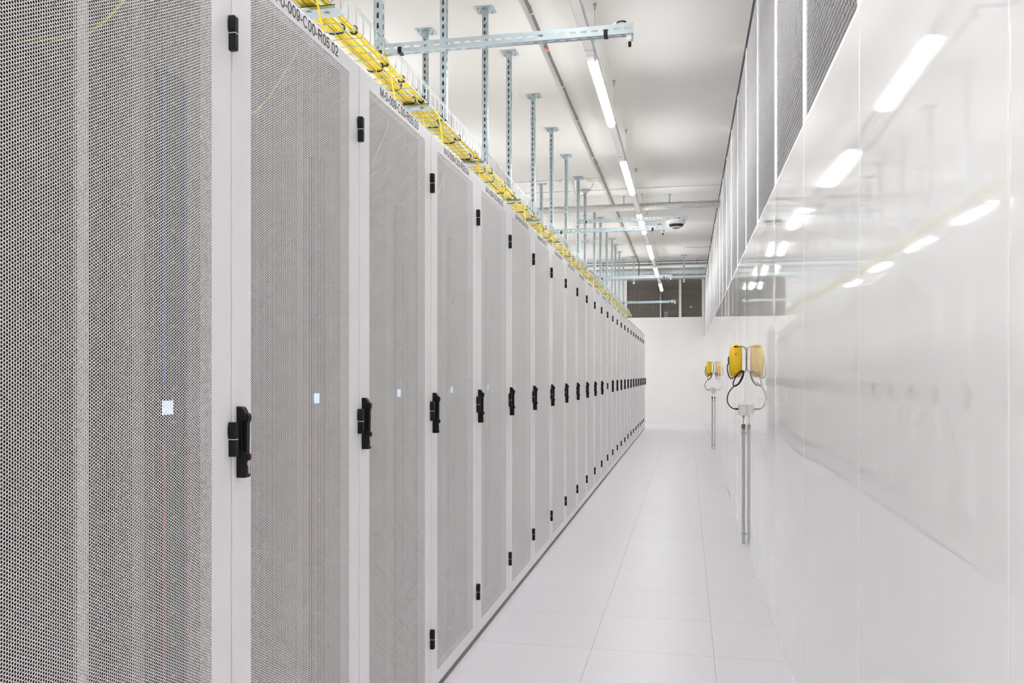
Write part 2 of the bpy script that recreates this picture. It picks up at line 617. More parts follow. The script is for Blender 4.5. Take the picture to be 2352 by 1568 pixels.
# strokes of a plain sans-serif, in em units with the capital height 0.716
GLYPH = {
    'M': (.833, [[(.12, 0), (.12, .716)], [(.12, .69), (.415, .04), (.715, .69)], [(.715, .716), (.715, 0)]]),
    '-': (.333, [[(.04, .255), (.29, .255)]]),
    '.': (.278, [[(.139, 0), (.139, .09)]]),
    '0': (.556, [arc(.278, .352, .195, .325, 90, 450, 28)]),
    'C': (.722, [arc(.385, .358, .29, .325, 48, 312, 26)]),
    'R': (.722, [[(.125, 0), (.125, .716)], [(.08, .672), (.40, .672)] + arc(.42, .516, .165, .156, 88, -88, 12) + [(.125, .36)], [(.38, .34), (.46, .30), (.655, 0)]]),
    '1': (.556, [[(.33, 0), (.33, .716)], [(.33, .66), (.24, .58), (.13, .535)]]),
    '2': (.556, [arc(.27, .498, .175, .178, 168, -28, 14) + [(.36, .30), (.20, .17), (.09, .043), (.505, .043)]]),
    '3': (.556, [arc(.26, .52, .16, .155, 165, -75, 12) + [(.21, .375)], [(.21, .375)] + arc(.265, .21, .185, .175, 75, -165, 14)]),
    '4': (.556, [[(.40, 0), (.40, .70), (.06, .20), (.06, .205), (.53, .205)]]),
    '5': (.556, [[(.475, .672), (.165, .672), (.115, .345)] + arc(.265, .235, .19, .195, 132, -165, 18)]),
    '6': (.556, [arc(.285, .235, .185, .2, 180, -180, 24), [(.10, .235), (.11, .42), (.17, .585), (.29, .675), (.40, .655), (.465, .54)]]),
    '7': (.556, [[(.055, .672), (.50, .672), (.37, .50), (.27, .27), (.225, 0)]]),
    '8': (.556, [arc(.278, .53, .15, .15, 0, 360, 22), arc(.278, .2, .185, .175, 0, 360, 24)]),
    '9': (.556, [arc(.271, .48, .185, .2, 0, 360, 24), [(.456, .48), (.446, .295), (.386, .13), (.266, .04), (.156, .06), (.091, .175)]]),
}


def text_mesh(body, length, height):
    m = MB()
    total = sum(GLYPH[c][0] for c in body)
    kx, kz = length / total, height / .716
    pen, hw = 0.0, .053
    for c in body:
        wdt, strokes = GLYPH[c]
        for st_ in strokes:
            P = [Vector((p[0], p[1])) for p in st_]
            P = [p for i, p in enumerate(P) if i == 0 or (p - P[i - 1]).length > 1e-4]
            closed = (P[0] - P[-1]).length < 1e-3 and len(P) > 4
            vs = []
            for i, p in enumerate(P):
                if closed:
                    q0, q1 = P[i - 1] if i else P[-2], P[i + 1] if i < len(P) - 1 else P[1]
                else:
                    q0, q1 = P[max(i - 1, 0)], P[min(i + 1, len(P) - 1)]
                d0, d1 = (p - q0), (q1 - p)
                d0 = d0.normalized() if d0.length > 1e-6 else d1.normalized()
                d1 = d1.normalized() if d1.length > 1e-6 else d0
                t = (d0 + d1)
                t = t.normalized() if t.length > 1e-3 else d0
                nrm = Vector((-t.y, t.x))
                k_ = hw / max(.5, nrm.dot(Vector((-d0.y, d0.x))))
                for sgn in (1, -1):
                    e = p + nrm * k_ * sgn
                    vs.append((.0003, (pen + e.x) * kx, e.y * kz))
            m.add(vs, [(2 * i, 2 * i + 1, 2 * i + 3, 2 * i + 2) for i in range(len(P) - 1)])
        pen += wdt
    return m.mesh('rack_lettering', M['ink'])


def add_fittings(root, flip):
    """Three hinges on one edge of the door and the swing handle on the other; flip swaps the edges."""
    before = set(bpy.data.objects)
    for zc in (2.193, 1.226, .257):
        h = MB()
        y1 = .7985
        h.prism([(-.004, zc + .001), (.018, zc + .001), (.018, zc + .038), (.015, zc + .041), (-.004, zc + .041)], 'y', y1 - .0155, y1)
        h.prism([(y1 - .0155, zc + .003), (y1 - .0155, zc + .0395), (y1 - .0175, zc + .035), (y1 - .0192, zc + .028), (y1 - .0192, zc + .012), (y1 - .0178, zc + .006)], 'x', 0.0, .0165)
        h.prism([(-.004, zc - .041), (.015, zc - .041), (.018, zc - .038), (.018, zc - .001), (-.004, zc - .001)], 'y', y1 - .0145, y1)
        ho = h.build('hinge', M['black'], root, bevel=.0012)
        MB().box(.0, .0176, y1 - .0142, y1 - .0004, zc - .001, zc + .001).build('hinge_washer', M['washer'], ho)
    # swing handle with profile cylinder
    hb = MB()
    hb.prism([(0, 1.131), (.024, 1.131), (.0265, 1.135), (.027, 1.188), (.015, 1.196), (.014, 1.268), (.0165, 1.298), (.012, 1.303), (0, 1.303)], 'y', .019, .0405)
    hb.prism([(.0, 1.262), (.0265, 1.272), (.024, 1.284), (.0165, 1.299), (0, 1.299)], 'y', .0195, .040)
    hd = hb.build('door_handle', M['black'], root, bevel=.0015)
    lv = MB()
    lv.prism([(.014, 1.19), (.0255, 1.19), (.0265, 1.262), (.030, 1.270), (.0305, 1.281), (.027, 1.287), (.0145, 1.287)], 'y', .0225, .0375)
    lv.lathe([(.0085, 0), (.0085, .003), (.006, .004)], (.0268, .030, 1.181), 16, 0, 'x')
    lv.build('handle_lever', M['black'], hd, bevel=.001)
    lk = MB()
    lk.lathe([(.0078, 0), (.0078, .0016), (.007, .002)], (.0268, .030, 1.1655), 18, 0, 'x')
    lk.box(.0268, .0286, .0262, .0338, 1.1405, 1.162)
    lk.build('lock_cylinder', M['nickel'], hd)
    if flip:
        done = set()
        for o in set(bpy.data.objects) - before:
            me = o.data
            if me in done:
                continue
            done.add(me)
            me.transform(Matrix.Diagonal((1, -1, 1, 1)))
            me.transform(Matrix.Translation((0, .8, 0)))
            me.flip_normals()


def make_rack():
    root = empty('server_rack', (XR, 1.036, 0))
    b = MB()
    b.box(-1.19, -.035, .003, .012, .03, 2.40)
    b.box(-1.19, -.035, .788, .797, .03, 2.40)
    b.box(-1.19, -.035, .012, .788, 2.385, 2.405)
    b.box(-1.19, -.035, .012, .788, .03, .05)
    b.box(-1.195, -1.18, .003, .797, .03, 2.40)
    b.box(-.075, -.035, .012, .06, .05, 2.385)
    b.box(-.075, -.035, .74, .788, .05, 2.385)
    b.build('cabinet_body', M['inside'], root)
    MB().box(-1.19, -.008, .001, .799, 0, .029).build('plinth', M['plinth'], root)
    d = door_frame_mesh().build('door', M['rack'], root)
    s = bpy.data.objects.new('perforated_sheet', perf)
    col.objects.link(s)
    s.parent = d
    s.location = (-.0006, 0, 0)
    add_fittings(root, False)
    MB().box(-.030, -.0055, .0003, .0021, .032, 2.405).box(-.030, -.0055, .7979, .7997, .032, 2.405).build('door_gap_shade', M['slot'], root)  # dark strips painting the shade in the gaps between doors
    MB().box(-1.19, -.035, .003, .797, 2.4055, 2.409).build('roof', M['rack'], root)
    for (ya, yb) in ((.150, .190), (.610, .650)):
        r = MB().box(-.135, -.130, ya, yb, .06, 2.38).box(-.18, -.135, ya, ya + .004, .06, 2.38)
        r.build('mounting_rail', M['rail'], root)
    # upright power strip beside the right-hand rail
    ps = MB().box(-.132, -.112, .692, .785, .10, 2.085, 0).build('power_strip', M['black'], root, bevel=.002)
    MB().box(-.112, -.1105, .690, .729, 1.288, 1.320).build('code_glow', M['code_glow'], ps)  # plain glowing square in place of a square code
    MB().box(-.112, -.1105, .6925, .698, 1.36, 2.07).box(-.112, -.1105, .776, .784, 1.36, 2.07).build('blue_stripe', M['blue'], ps)
    MB().box(-.112, -.1105, .6925, .698, .12, 1.22).box(-.112, -.1105, .776, .784, .12, 1.22).build('red_stripe', M['red'], ps)
    MB().box(-.112, -.1108, .726, .740, .15, 2.05).build('outlet_marking', M['orange'], ps)
    pc = MB()
    pc.tube([(-.104, .66, 2.384), (-.104, .615, 2.28), (-.104, .545, 2.175), (-.104, .49, 2.113), (-.105, .437, 2.062), (-.14, .40, 2.04), (-.22, .37, 2.03)], .0032, 6)
    pc.build('patch_cable', M['yellow'], root, smooth='all')
    return root


rack0 = make_rack()
racks = [rack0]
src = rack0
for n in range(1, 26):
    r = copy_tree(src)
    r.location.y = 1.036 + .8 * n
    racks.append(r)
    if n == 13:              # from here on the doors hang on the other side
        for c in list(r.children):
            if c.name.startswith(('hinge', 'door_handle')):
                for g in list(c.children):
                    bpy.data.objects.remove(g)
                bpy.data.objects.remove(c)
        add_fittings(r, True)
        src = r
for n, r in enumerate(racks):
    code = 'R05.%02d' % (n + 1)
    d = [c for c in r.children if c.name.startswith('door') and 'handle' not in c.name][0]
    t = bpy.data.objects.new('rack_lettering', text_mesh('M-0-009-C00-' + code, .436, .0325))
    col.objects.link(t)
    t.parent = d
    t.location = (.0002, .190, 2.3708)
    t['label'] = 'black lettering on the door header'
    if n == 0:
        lab = 'nearest white server rack with perforated door, cut off at the left edge'
    elif n == 25:
        lab = 'last white server rack at the far end of the row, header ending ' + code
    else:
        lab = 'white server rack with perforated door, header lettering ending %s, %s in the row' % (code, ORD[n])
    tag(r, lab, 'server rack', 'server racks in one long row')
pc2 = MB().tube([(-.104, .56, 2.384), (-.104, .53, 2.34), (-.104, .46, 2.266), (-.104, .38, 2.176), (-.104, .305, 2.112), (-.14, .26, 2.08), (-.22, .23, 2.06)], .0032, 6).mesh('patch_cable', M['yellow'])
for n, r in enumerate(racks):
    for c in r.children:
        if n > 0 and c.name.startswith('patch_cable'):
            c.data = pc2
    if n in (1, 2):
        MB().box(-.125, -.105, .06, .19 if n == 2 else .30, 2.29, 2.35).build('cable_brush', M['black_soft'], r)
# pale upright strip behind the nearest door
MB().box(-.085, -.077, .372, .402, .06, 2.37).build('door_stiffener', M['pale_strip'], racks[0])

# ------------------------------------------------------------------ cable tray and cables above the racks
ZT = 2.897
XA, XB = -1.425, -1.98
YT0, YT1 = 1.4, 22.3
tray = MB()
for x in (XA, -1.48, -1.535, -1.60, -1.68, -1.76, -1.84, -1.92, XB):
    tray.tube([(x, YT0, ZT), (x, YT1, ZT)], .0022, 6)
for x in (XA, XB):
    for z in (2.981, 2.995):
        tray.tube([(x, YT0, z), (x, YT1 - 1.2, z), (x, YT1, z - .075 if z > 2.99 else z - .05)], .0022, 6)
ROW1 = [3.87, 4.98, 6.06, 6.91, 8.03, 9.16, 10.30, 11.47, 12.26, 13.55, 14.5, 15.63, 16.78, 17.57, 18.6, 19.8]
ROW2 = [6.35, 11.71, 17.0, 20.6]
y = YT0 + .04
while y < YT1:
    if min(abs(y - q) for q in (3.87, 9.16, 13.68, 18.45)) < .036:
        y += .085
        continue
    top = 2.995 if y < YT1 - 1.2 else 2.995 - (y - YT1 + 1.2) / 1.2 * .075
    tray.tube([(XA - .001, y, top), (XA - .001, y, ZT + .018), (XA - .005, y, ZT + .004), (XA - .016, y, ZT - .003), (XB + .016, y, ZT - .003), (XB + .005, y, ZT + .004), (XB + .001, y, ZT + .018), (XB + .001, y, top)], .0023, 5)
    y += .085
tro = tray.build('cable_tray', M['zinc_wire'], smooth=60)
tag(tro, 'long galvanised wire basket tray running above the server racks', 'cable tray')
ys = [3.26, 4.54, 5.83, 7.15, 8.13, 9.5, 10.7]
while ys[-1] < 21.5:
    ys.append(ys[-1] + 1.26)
for y in ys:
    p = MB()
    p.box(XB - .02, XA + .02, y - .055, y + .055, ZT - .011, ZT - .008)
    p.box(XB - .02, XA + .02, y - .055, y - .052, ZT - .024, ZT - .008)
    for (dx, dy) in ((-.045, .012), (-.115, -.012)):
        p.lathe([(.011, 0), (.011, -.005), (.006, -.006)], (XA + dx, y + dy, ZT - .011), 10)
    p.build('support_plate', M['galv'], tro)


def bundle(name, cx, cz, layout, r, y0, y1, ties, label, tie_rx, tie_rz):
    root = empty(name, (cx, y0, cz))
    m = MB()
    k = int((y1 - y0) / .22)
    for (dx, dz) in layout:
        ph, ph2 = random.uniform(0, 6), random.uniform(0, 6)
        pts = []
        for i in range(k + 1):
            yy = (y1 - y0) * i / k
            pts.append((dx + .0022 * math.sin(yy * 2.1 + ph) + .0015 * math.sin(yy * 5.3 + ph2), yy, dz + .002 * math.sin(yy * 3.1 + ph2)))
        m.tube(pts, r, 6)
    m.build('cables', M['yellow'], root, smooth='all')
    for yt in ties:
        t = MB()
        pts = []
        for i in range(18):
            q = 2 * math.pi * i / 18
            pts.append((tie_rx * math.copysign(abs(math.cos(q)) ** .6, math.cos(q)), yt - y0, tie_rz * math.copysign(abs(math.sin(q)) ** .7, math.sin(q))))
        t.tube(pts, .0085, 6, 0, True, sq=.35, up=(0, 1, 0))
        t.build('hook_tie', M['black_soft'], root)
    return tag(root, label, 'cable bundle')


lay = [(x, z) for x in np.linspace(-.0305, .0305, 6) for z in (-.013, .0)] + [(x, .0125) for x in np.linspace(-.025, .025, 5)]
ties1 = [2.05, 2.5, 3.0, 3.52, 4.0, 4.28, 4.52]
ties2 = [2.3, 3.02, 3.54, 3.94, 4.18, 4.51]
while ties1[-1] < 21.6:
    ties1.append(ties1[-1] + random.choice((.30, .42, .46, .36)))
while ties2[-1] < 21.6:
    ties2.append(ties2[-1] + random.choice((.30, .42, .46, .36)))
bundle('cable_bundle', -1.537, ZT + .0275, lay, .0057, 1.5, 22.0, ties1, 'wide bundle of yellow cables lying in the wire tray', .0405, .0215)
bundle('cable_bundle', -1.4615, ZT + .0245, [(-.006, -.006), (.004, -.007), (.007, .002), (-.002, .003), (-.007, .006), (.002, .009)], .0045, 1.5, 22.0, ties2,
       'narrow bundle of yellow cables beside the wide bundle in the tray', .0155, .0180)


def drop(pts, label, r=.0045):
    m = MB().tube(pts, r, 7)
    tag(m.build('drop_cable', M['yellow'], smooth='all'), label, 'cable', 'yellow cables dropping from the tray into the racks')


def clear_y(y):
    """The middle of a gap between tray wires, away from posts and plates."""
    k = round((y - YT0 - .04) / .085 - .5)
    for d in (0, 1, -1, 2, -2, 3, -3):
        q = YT0 + .04 + (k + d + .5) * .085
        if min(abs(q - p) for p in ROW1) > .05 and min(abs(q - p) for p in ys) > .075:
            return q
    return y


for i, y in enumerate([3.10, 3.86, 4.82, 5.75, 6.62, 7.42, 8.22, 9.05, 9.85, 10.6, 11.5, 12.3, 13.1, 13.9, 14.7, 15.6, 16.3, 17.1, 18.0, 18.8, 19.5, 20.4]):
    code = 'R05.%02d' % (int((y + .2 - 1.036) / .8) + 1)
    y = clear_y(y)
    drop([(-1.4392, y - .10, ZT + .030), (-1.4392, y - .03, ZT + .028), (-1.4392, y - .004, ZT + .012), (-1.4392, y + .004, ZT - .02), (-1.437, y + .05, 2.79), (-1.432, y + .12, 2.60), (-1.428, y + .17, 2.412)],
         'yellow cable dropping from the narrow bundle to the roof of rack ' + code)
    if i in (1, 2, 5, 8, 12):
        y = clear_y(y - .12)
        drop([(-1.512, y - .006, ZT + .0012), (-1.512, y, ZT - .004), (-1.512, y + .004, ZT - .02), (-1.508, y + .04, 2.72), (-1.50, y + .08, 2.412)],
             'yellow cable dropping from the wide bundle to the roof of rack ' + code, .0035)
drop([(-1.4392, YT1 - .5, ZT + .028), (-1.4392, YT1 + .02, ZT + .028), (-1.46, YT1 + .10, ZT - .02), (-1.42, YT1 + .15, 2.62), (-1.40, YT1 + .16, 2.2), (-1.40, YT1 + .16, 0.006)], 'yellow cable hanging from the far end of the wire tray')


# ------------------------------------------------------------------ ceiling posts, arms, sensors
def make_post(z0):
    root = empty('ceiling_post', (0, 0, z0))
    H = ZC - .006 - z0
    c = MB()
    c.slotted((0, -.0205, 0), (0, 0, 1), (1, 0, 0), (0, -1, 0), H, .041, .05, .028, .011, .0025)
    c.slotted((.0205, 0, 0), (0, 0, 1), (0, 1, 0), (1, 0, 0), H, .036, .05, .028, .010, .0025)
    c.box(-.0205, -.018, -.0205, .0205, 0, H)
    c.box(-.018, .018, .018, .0205, 0, H)
    c.build('channel', M['galv'], root)
    pl = MB().box(-.070, .070, -.068, .068, H, H + .006)
    pl.box(-.024, .024, -.026, -.021, H - .045, H)
    pl.build('ceiling_plate', M['galv'], root, bevel=.002)
    for (dx, dy) in ((-.045, -.04), (.045, .04), (.045, -.04), (-.045, .04)):
        MB().lathe([(.009, 0), (.009, -.006), (.004, -.006), (.004, -.014)], (dx, dy, H), 8).build('bolt', M['galv_dark'], root)
    return root


row1, row2 = ROW1, ROW2
ZA = 2.9445
p0 = make_post(ZA)
first = True
for i, y in enumerate(row1):
    o = p0 if first else copy_tree(p0)
    first = False
    o.location = (-1.466, y, ZA)
    tag(o, 'slotted galvanised ceiling post at the aisle side of the cable tray, %s from the camera' % ORD[i], 'post', 'ceiling posts above the racks')
for i, y in enumerate(row2):
    o = copy_tree(p0)
    o.location = (-2.02, y, ZA)
    o.rotation_euler.z = 0
    tag(o, 'slotted galvanised ceiling post behind the cable tray, %s from the camera' % ORD[i], 'post', 'ceiling posts above the racks')
p1 = make_post(3.47)
p1.location = (-1.20, 19.42, 3.47)
tag(p1, 'short galvanised ceiling post with yellow end cap before the far opening', 'post', 'short ceiling posts at the far duct')
MB().box(-.023, .023, -.023, .023, -.014, .006).build('end_cap', M['yellow_cap'], p1)
p2 = copy_tree(p1)
for c in list(p2.children):
    if c.name.startswith('end_cap'):
        bpy.data.objects.remove(c)
p2.location = (-.078, 19.42, 3.47)
tag(p2, 'short galvanised ceiling post nearest the glossy wall, before the far opening', 'post', 'short ceiling posts at the far duct')
st = MB()
st.slotted((-.75, YF - .06, ZS + .1), (0, 0, 1), (1, 0, 0), (0, -1, 0), ZC - ZS - .1, .041, .05, .028, .013, .0025)
st.box(-.7705, -.768, YF - .06, YF - .02, ZS + .1, ZC)
st.box(-.732, -.7295, YF - .06, YF - .02, ZS + .1, ZC)
tag(st.build('upright_channel', M['galv']), 'slotted galvanised upright standing on the sill before the far mesh screen', 'channel')


def make_arm(L, sensor=True):
    """Horizontal slotted channel running from a post (x=0) towards the aisle."""
    root = empty('support_arm', (0, 0, 0))
    c = MB()
    c.slotted((0, -.0205, .0225), (1, 0, 0), (0, 0, 1), (0, -1, 0), L, .045, .05, .030, .009, .0022)
    c.slotted((0, 0, 0), (1, 0, 0), (0, 1, 0), (0, 0, -1), L, .041, .05, .030, .012, .0022)
    c.box(0, L, .018, .0205, 0, .008)
    c.build('channel', M['galv'], root)
    br = MB()
    br.prism([(-.040, .014), (.0160, .014), (.0160, .062), (.006, .085), (-.040, .085)], 'y', -.0262, -.0212)
    for (bx, bz) in ((-.026, .068), (-.026, .030), (-.002, .048)):
        br.lathe([(.010, 0), (.010, -.007), (.006, -.008)], (bx, -.026, bz), 8, 0, 'y')
    br.build('bracket', M['galv'], root, bevel=.001)
    for bx in (.09, L - .125):
        MB().box(bx - .009, bx + .009, -.0245, -.0200, -.004, .024).box(bx - .009, bx + .009, -.0245, .018, -.0045, -.0005).build('cable_clip', M['black'], root)
    return root


def make_sensor():
    root = empty('climate_sensor', (0, 0, 0))
    g = MB()
    g.lathe([(.0145, 0), (.0145, -.006), (.0125, -.006), (.0160, -.010), (.0160, -.022), (.0115, -.030)], (0, 0, 0), 6)
    g.build('gland', M['white_pl'], root)
    g = MB()
    g.lathe([(.0072, -.030), (.0072, -.050), (.005, -.052)], (0, 0, 0), 14)
    g.build('probe', M['black'], root, smooth=40)
    pts = [(-.078, .002, .047), (-.068, .002, .058), (-.048, .002, .067), (-.030, .002, .067), (-.014, .002, .060), (-.004, .002, .047)]
    MB().tube(pts, .0042, 7).build('sensor_lead', M['white_pl'], root, smooth='all')
    MB().tube([(-.060, -.001, .0625), (-.045, -.001, .068), (-.030, -.001, .068), (-.016, -.001, .0625)], .0035, 6).build('lead_sleeve', M['black'], root, smooth='all')
    return root


a0 = make_arm(1.204)
s0 = make_sensor()
arm_y = [3.87, 9.16, 13.68, 18.45]
for i, y in enumerate(arm_y):
    o = a0 if i == 0 else copy_tree(a0)
    o.location = (-1.445, y, 2.9315)
    tag(o, 'slotted galvanised arm carrying a small sensor over the aisle, %s from the camera' % ORD[i], 'arm', 'support arms reaching over the aisle')
    s = s0 if i == 0 else copy_tree(s0)
    s.location = (-.258, y, 2.929)
    tag(s, 'small white and black sensor under the tip of the %s galvanised arm' % ORD[i], 'sensor', 'sensors under the arms')
a3 = make_arm(1.46)
a3.location = (-1.445, 11.47, 3.455)
tag(a3, 'higher galvanised arm carrying the round dome camera', 'arm', 'support arms reaching over the aisle')
dc = empty('dome_camera', (-.148, 11.47, 3.449))
m = MB()
m.lathe([(.118, 0), (.122, -.006), (.122, -.040), (.108, -.056), (.100, -.060)], (0, 0, 0), 36)
m.build('housing', M['white_pl'], dc, smooth=40)
MB().lathe([(.1, -.060), (.098, -.072), (.088, -.086), (.070, -.094)], (0, 0, 0), 36).build('dome_window', M['tint'], dc, smooth=40)
MB().lathe([(.070, -.094), (.062, -.102), (.056, -.105)], (0, 0, 0), 36).build('lens_ring', M['white_pl'], dc, smooth=40)
MB().lathe([(.048, -.105), (.045, -.111), (.02, -.114)], (0, 0, 0), 28).build('lens', M['tint'], dc, smooth=40)
tag(dc, 'round white dome camera with dark windows under the higher arm', 'camera')

# ------------------------------------------------------------------ lighting
XL = -.663
trunk = MB()
trunk.box(XL - .030, XL + .030, YB + .2, 22.6, 3.622, 3.682, 0)
trunk.box(XL - .0315, XL - .030, YB + .2, 22.6, 3.622, 3.627, 1)
trunk.box(XL + .030, XL + .0315, YB + .2, 22.6, 3.622, 3.627, 1)
tag(trunk.build('light_trunking', [M['trunk'], M['slot']]), 'long white lighting trunk rail hanging above the aisle', 'light rail')


def make_lamp():
    root = empty('linear_lamp', (0, 0, 0))
    h = MB()
    h.box(-.030, .030, -.20, -.001, .024, .042)
    h.box(-.030, .030, 1.501, 1.54, .024, .042)
    h.box(-.026, .026, -.16, -.03, .012, .024)
    h.build('housing', M['trunk'], root, bevel=.002)
    d = MB()
    prof = [(-.034, .042), (-.0335, .026), (-.029, .014), (-.021, .005), (-.011, .001), (0, 0), (.011, .001), (.021, .005), (.029, .014), (.0335, .026), (.034, .042)]
    d.prism(prof, 'y', 0, 1.5)
    d.build('diffuser', M['lamp'], root)
    return root


lamp0 = make_lamp()
lys = [6.0, 8.9, 11.85, 14.75, 17.85, 21.0, 3.05, 0.1, -2.9]
for i, y in enumerate(lys):
    o = lamp0 if i == 0 else copy_tree(lamp0)
    o.location = (XL, y, 3.578)
    if i < 6:
        lab = 'lit linear lamp on the trunk rail above the aisle, %s from the camera' % ORD[i]
    else:
        lab = ('lit linear lamp above the aisle, just above the top edge', 'lit linear lamp on the trunk rail directly above the camera', 'lit linear lamp on the trunk rail behind the camera')[i - 6]
    tag(o, lab, 'lamp', 'linear lamps above the aisle')
XL2 = -2.96
for i, y in enumerate([-2.9, .1, 3.05, 6.0, 8.9, 11.85, 14.75, 17.85, 21.0]):
    o = copy_tree(lamp0)
    o.location = (XL2, y, 3.578)
    tag(o, 'linear lamp behind the racks, seen only by reflection, %s from the near end' % ORD[i], 'lamp', 'linear lamps in the next aisle')
o = copy_tree(lamp0)  # extra lamp added out of sight to brighten the far wall
o.location = (-5.2, 23.3, 3.578)
o.rotation_euler.z = math.radians(-90)
tag(o, 'added unseen lamp behind the far racks, brightening the far wall', 'lamp')
tag(MB().box(-6.2, -3.2, 23.27, 23.33, 3.6205, 3.682).box(-5.9, -5.88, 23.29, 23.31, 3.682, ZC).box(-3.5, -3.48, 23.29, 23.31, 3.682, ZC).build('light_trunking', M['trunk']), 'added unseen white rail carrying the extra lamp behind the far racks', 'light rail')  # rail added only to carry the extra lamp
tr2 = MB().box(XL2 - .03, XL2 + .03, YB + .2, 22.55, 3.622, 3.682)
tag(tr2.build('light_trunking', M['trunk']), 'white lighting trunk rail behind the rack row', 'light rail')
for i, y in enumerate([6.13, 7.77, 9.34, 11.15, 12.60, 14.15, 15.8, 17.5, 19.3, 21.6]):
    wv = MB()
    wv.tube([(XL, y, 3.682), (XL, y, ZC - .03)], .0014, 5)
    wv.lathe([(.004, -.05), (.009, -.03), (.009, -.008), (.016, -.006), (.016, 0)], (XL, y, ZC), 10)
    tag(wv.build('suspension_wire', M['galv_dark']), 'thin wire hanging the light rail from the ceiling, %s from the camera' % ORD[i], 'wire', 'suspension wires of the light rail')

# ------------------------------------------------------------------ pipes and ducts under the ceiling
XP, ZPp = -1.122, 4.035
pr = empty('detector_pipe', (XP, 4.0, ZPp))
MB().tube([(0, 0, 0), (0, 16.0, 0), (0, 16.03, -.004), (0, 16.05, -.03), (0, 16.05, -.38)], .0125, 10).build('pipe', M['pipe_grey'], pr, smooth=50)
for y in (6.83, 8.74, 10.6, 12.4, 14.3, 16.2, 18.1):
    yy = (y - .23) / .979 - 4.0
    MB().lathe([(.0165, -.03), (.0165, .03)], (0, yy, 0), 12, 0, 'y').build('red_coupling', M['pipe_red'], pr, smooth=50)
for y in (6.2, 6.9, 7.76, 8.78, 9.55, 10.27, 10.66, 11.5, 12.45, 13.4, 14.3, 15.3, 16.25, 17.2, 18.2, 19.2):
    yy = (y - .23) / .979 - 4.0 - .035
    c = MB().lathe([(.0175, -.007), (.0175, .007)], (0, yy, 0), 12, 0, 'y')
    c.box(-.006, .006, yy - .006, yy + .006, .012, ZC - ZPp)
    c.build('pipe_clip', M['clip'], pr)
tag(pr, 'thin dark grey pipe with red couplings running along the ceiling', 'pipe')

dk = empty('ventilation_pipe', (0, 12.85, 3.918))
MB().lathe([(.052, -5.0), (.052, XW - .002)], (0, 0, 0), 24, 0, 'x').build('pipe', M['galv_dark'], dk, smooth=50)
for x in (-1.95, -.86, -.40, -.10):
    MB().lathe([(.055, -.045), (.055, .045)], (x, 0, 0), 24, 0, 'x').build('pipe_collar', M['galv_dark'], dk, smooth=50)
for x in (-2.4, -.945, -.262):
    h = MB().tube([(x, 0, .05), (x, 0, ZC - 3.918)], .008, 8)
    h.lathe([(.028, -.006), (.028, 0)], (x, 0, ZC - 3.918), 10)
    h.lathe([(.0565, -.018), (.0565, .018)], (x, 0, 0), 24, 0, 'x')
    h.build('hanger', M['galv'], dk)
tag(dk, 'grey galvanised pipe crossing the aisle below the ceiling', 'pipe')

du = empty('spiral_duct', (0, 20.25, 3.815))
dm = MB()
x = -5.0
while x < XW - .13:
    dm.lathe([(.103, 0), (.103, .1176)], (x, 0, -.01), 32, 0, 'x')
    dm.lathe([(.103, .1176), (.1055, .1185), (.1055, .1248), (.103, .1256)], (x, 0, -.01), 32, 1, 'x')
    x += .1256
dm.build('duct', [M['duct_white'], M['galv_dark']], du, smooth=35)
MB().box(-5, XW - .005, -.02, .02, .145, .185).build('carrier_rail', M['duct_white'], du)
MB().box(-5, XW - .005, -.13, .13, -.131, -.117).build('lower_rail', M['frame_white'], du)
tag(du, 'pale spiral duct with a white rail crossing below the ceiling at the far end', 'duct')
for (z, r, yy, lab) in ((3.985, .010, 20.1, 'lower thin dark conduit crossing above the far spiral duct'), (4.045, .008, 20.1, 'upper thin dark conduit crossing above the far spiral duct')):
    cm = MB().tube([(-5, yy, z), (XW - .003, yy, z)], r, 8)
    for xx in (-.89, .22):
        cm.box(xx - .014, xx + .014, yy - .014, yy + .014, z - .014, z + .014)
    tag(cm.build('conduit', M['pipe_grey']), lab, 'conduit')

jc = empty('ceiling_conduit', (-1.235, 11.6, ZC))
MB().tube([(-2.6, 0, -.016), (-.05, 0, -.016)], .010, 8).build('conduit', M['white_pl'], jc, smooth=50)
MB().box(-.04, .04, -.04, .04, -.055, 0).build('junction_box', M['white_pl'], jc, bevel=.004)
MB().lathe([(.008, -.12), (.008, -.06)], (0, 0, -.03), 8, 0, 'x').build('cable_gland', M['yellow'], jc)
for x in (-2.1, -1.2, -.5):
    MB().box(x - .008, x + .008, -.014, .014, -.03, 0).build('conduit_clip', M['clip'], jc)
pts = [(-.04, 0, -.03)]
MB().tube([(-.03, -.01, -.05), (-.06, -.01, -.12), (-.13, -.01, -.20), (-.23, -.01, -.235), (-.29, -.01, -.20), (-.31, -.01, -.10), (-.32, -.01, -.01)], .0028, 6).build('cable_loop', M['pipe_grey'], jc, smooth='all')
tag(jc, 'white ceiling conduit with a small junction box and hanging cable loop', 'conduit')


